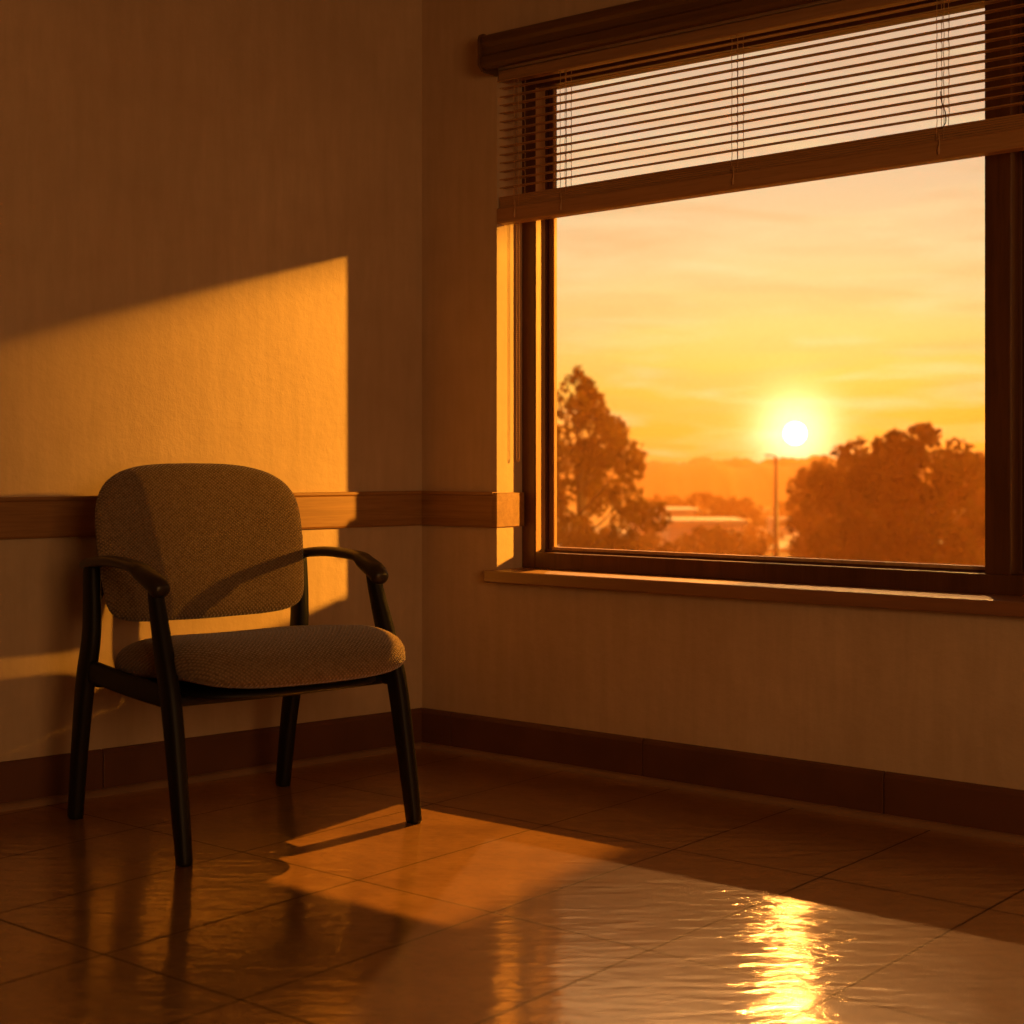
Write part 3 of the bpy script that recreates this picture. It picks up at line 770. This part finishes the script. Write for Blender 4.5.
def gauss(s, k): return math_(nt, 'MULTIPLY', math_(nt, 'EXPONENT', math_(nt, 'MULTIPLY', math_(nt, 'POWER', math_(nt, 'DIVIDE', ang, s), 2.0), -1.0)), k)
def addc(a, fac, col):
    sc_ = nd(nt, 'ShaderNodeVectorMath', operation='SCALE'); sc_.inputs[0].default_value = col; lk(nt, fac, sc_.inputs['Scale'])
    ad = nd(nt, 'ShaderNodeVectorMath', operation='ADD'); lk(nt, a, ad.inputs[0]); lk(nt, sc_.outputs[0], ad.inputs[1]); return ad.outputs[0]
# dimmer away from the sunset
dim = ramp(nt, math_(nt, 'DIVIDE', ang, pi), [(0.0, 1.0), (0.12, 0.94), (0.35, 0.5), (1.0, 0.22)])
cols = mixcol(nt, 1.0, cols, dim, 'MULTIPLY')
cols = addc(cols, gauss(0.13, 0.22), (1.0, 0.75, 0.2))
cols = addc(cols, gauss(0.023, 1.8), (1.0, 0.82, 0.4))
disc = ramp(nt, math_(nt, 'MULTIPLY', ang, 50.0), [(0.25, 1.0), (0.35, 0.0)])
cols = addc(cols, math_(nt, 'MULTIPLY', disc, 30.0), (1.0, 0.92, 0.7))
lk(nt, cols, bg.inputs['Color']); bg.inputs['Strength'].default_value = 1.0
lk(nt, bg.outputs[0], out.inputs['Surface'])

# ------------------------------------------------------------------ added lights: wall patch, floor patch, glint, ambient fill
def sun(name, travel, energy, color, angle):
    d = bpy.data.lights.new(name, 'SUN'); d.energy = energy; d.color = color; d.angle = radians(angle)
    o = bpy.data.objects.new(name, d); COL.objects.link(o)
    o.rotation_euler = Vector(travel).normalized().to_track_quat('-Z', 'Y').to_euler(); o.location = (0, 8, 6); return o
sun('wall_patch_light', (-1, 0.03, -0.2), 11.5, (1.0, 0.41, 0.035), 2.6)  # added light for the wall patch, not from the visible sun
sun('floor_patch_light', (-0.515, -0.857, -0.92), 8.5, (1.0, 0.37, 0.03), 0.5)  # added light for the floor patch, steeper than the visible sun
sun('floor_glint_light', (-0.178, -0.984, -0.675), 1.0, (1.0, 0.45, 0.12), 0.7)  # added light for the floor glint, raised above the visible sun
al = bpy.data.lights.new('ambient_fill', 'AREA'); al.shape = 'RECTANGLE'; al.size = 1.6; al.size_y = 1.2; al.energy = 41; al.color = (1.0, 0.50, 0.18)  # unseen area light added behind the camera to lift the ambient level
ao = bpy.data.objects.new('ambient_fill', al); COL.objects.link(ao); ao.location = (1.6, -0.9, 1.35)
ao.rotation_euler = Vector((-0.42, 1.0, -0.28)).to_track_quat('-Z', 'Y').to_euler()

# ------------------------------------------------------------------ camera
cam = bpy.data.cameras.new('camera'); co = bpy.data.objects.new('camera', cam); COL.objects.link(co)
co.location = (0, 0, EYE); co.rotation_euler = (pi / 2, 0, 0)
cam.sensor_width = 36; cam.lens = 1560 / 1024 * 36; cam.shift_y = -52 / 1024
cam.clip_start = 0.05; cam.clip_end = 2000
cam.dof.use_dof = True; cam.dof.focus_distance = 4.2; cam.dof.aperture_fstop = 4.0
sc.camera = co
sc.view_settings.view_transform = 'Standard'; sc.view_settings.look = 'None'
sc.view_settings.exposure = 0.0; sc.view_settings.gamma = 1.0; sc.view_settings.use_curve_mapping = False
cy = sc.cycles
cy.use_denoising = True
cy.max_bounces = 8; cy.diffuse_bounces = 5; cy.glossy_bounces = 4; cy.transparent_max_bounces = 12; cy.volume_bounces = 1
cy.sample_clamp_indirect = 6.0
cy.caustics_reflective = False; cy.caustics_refractive = False
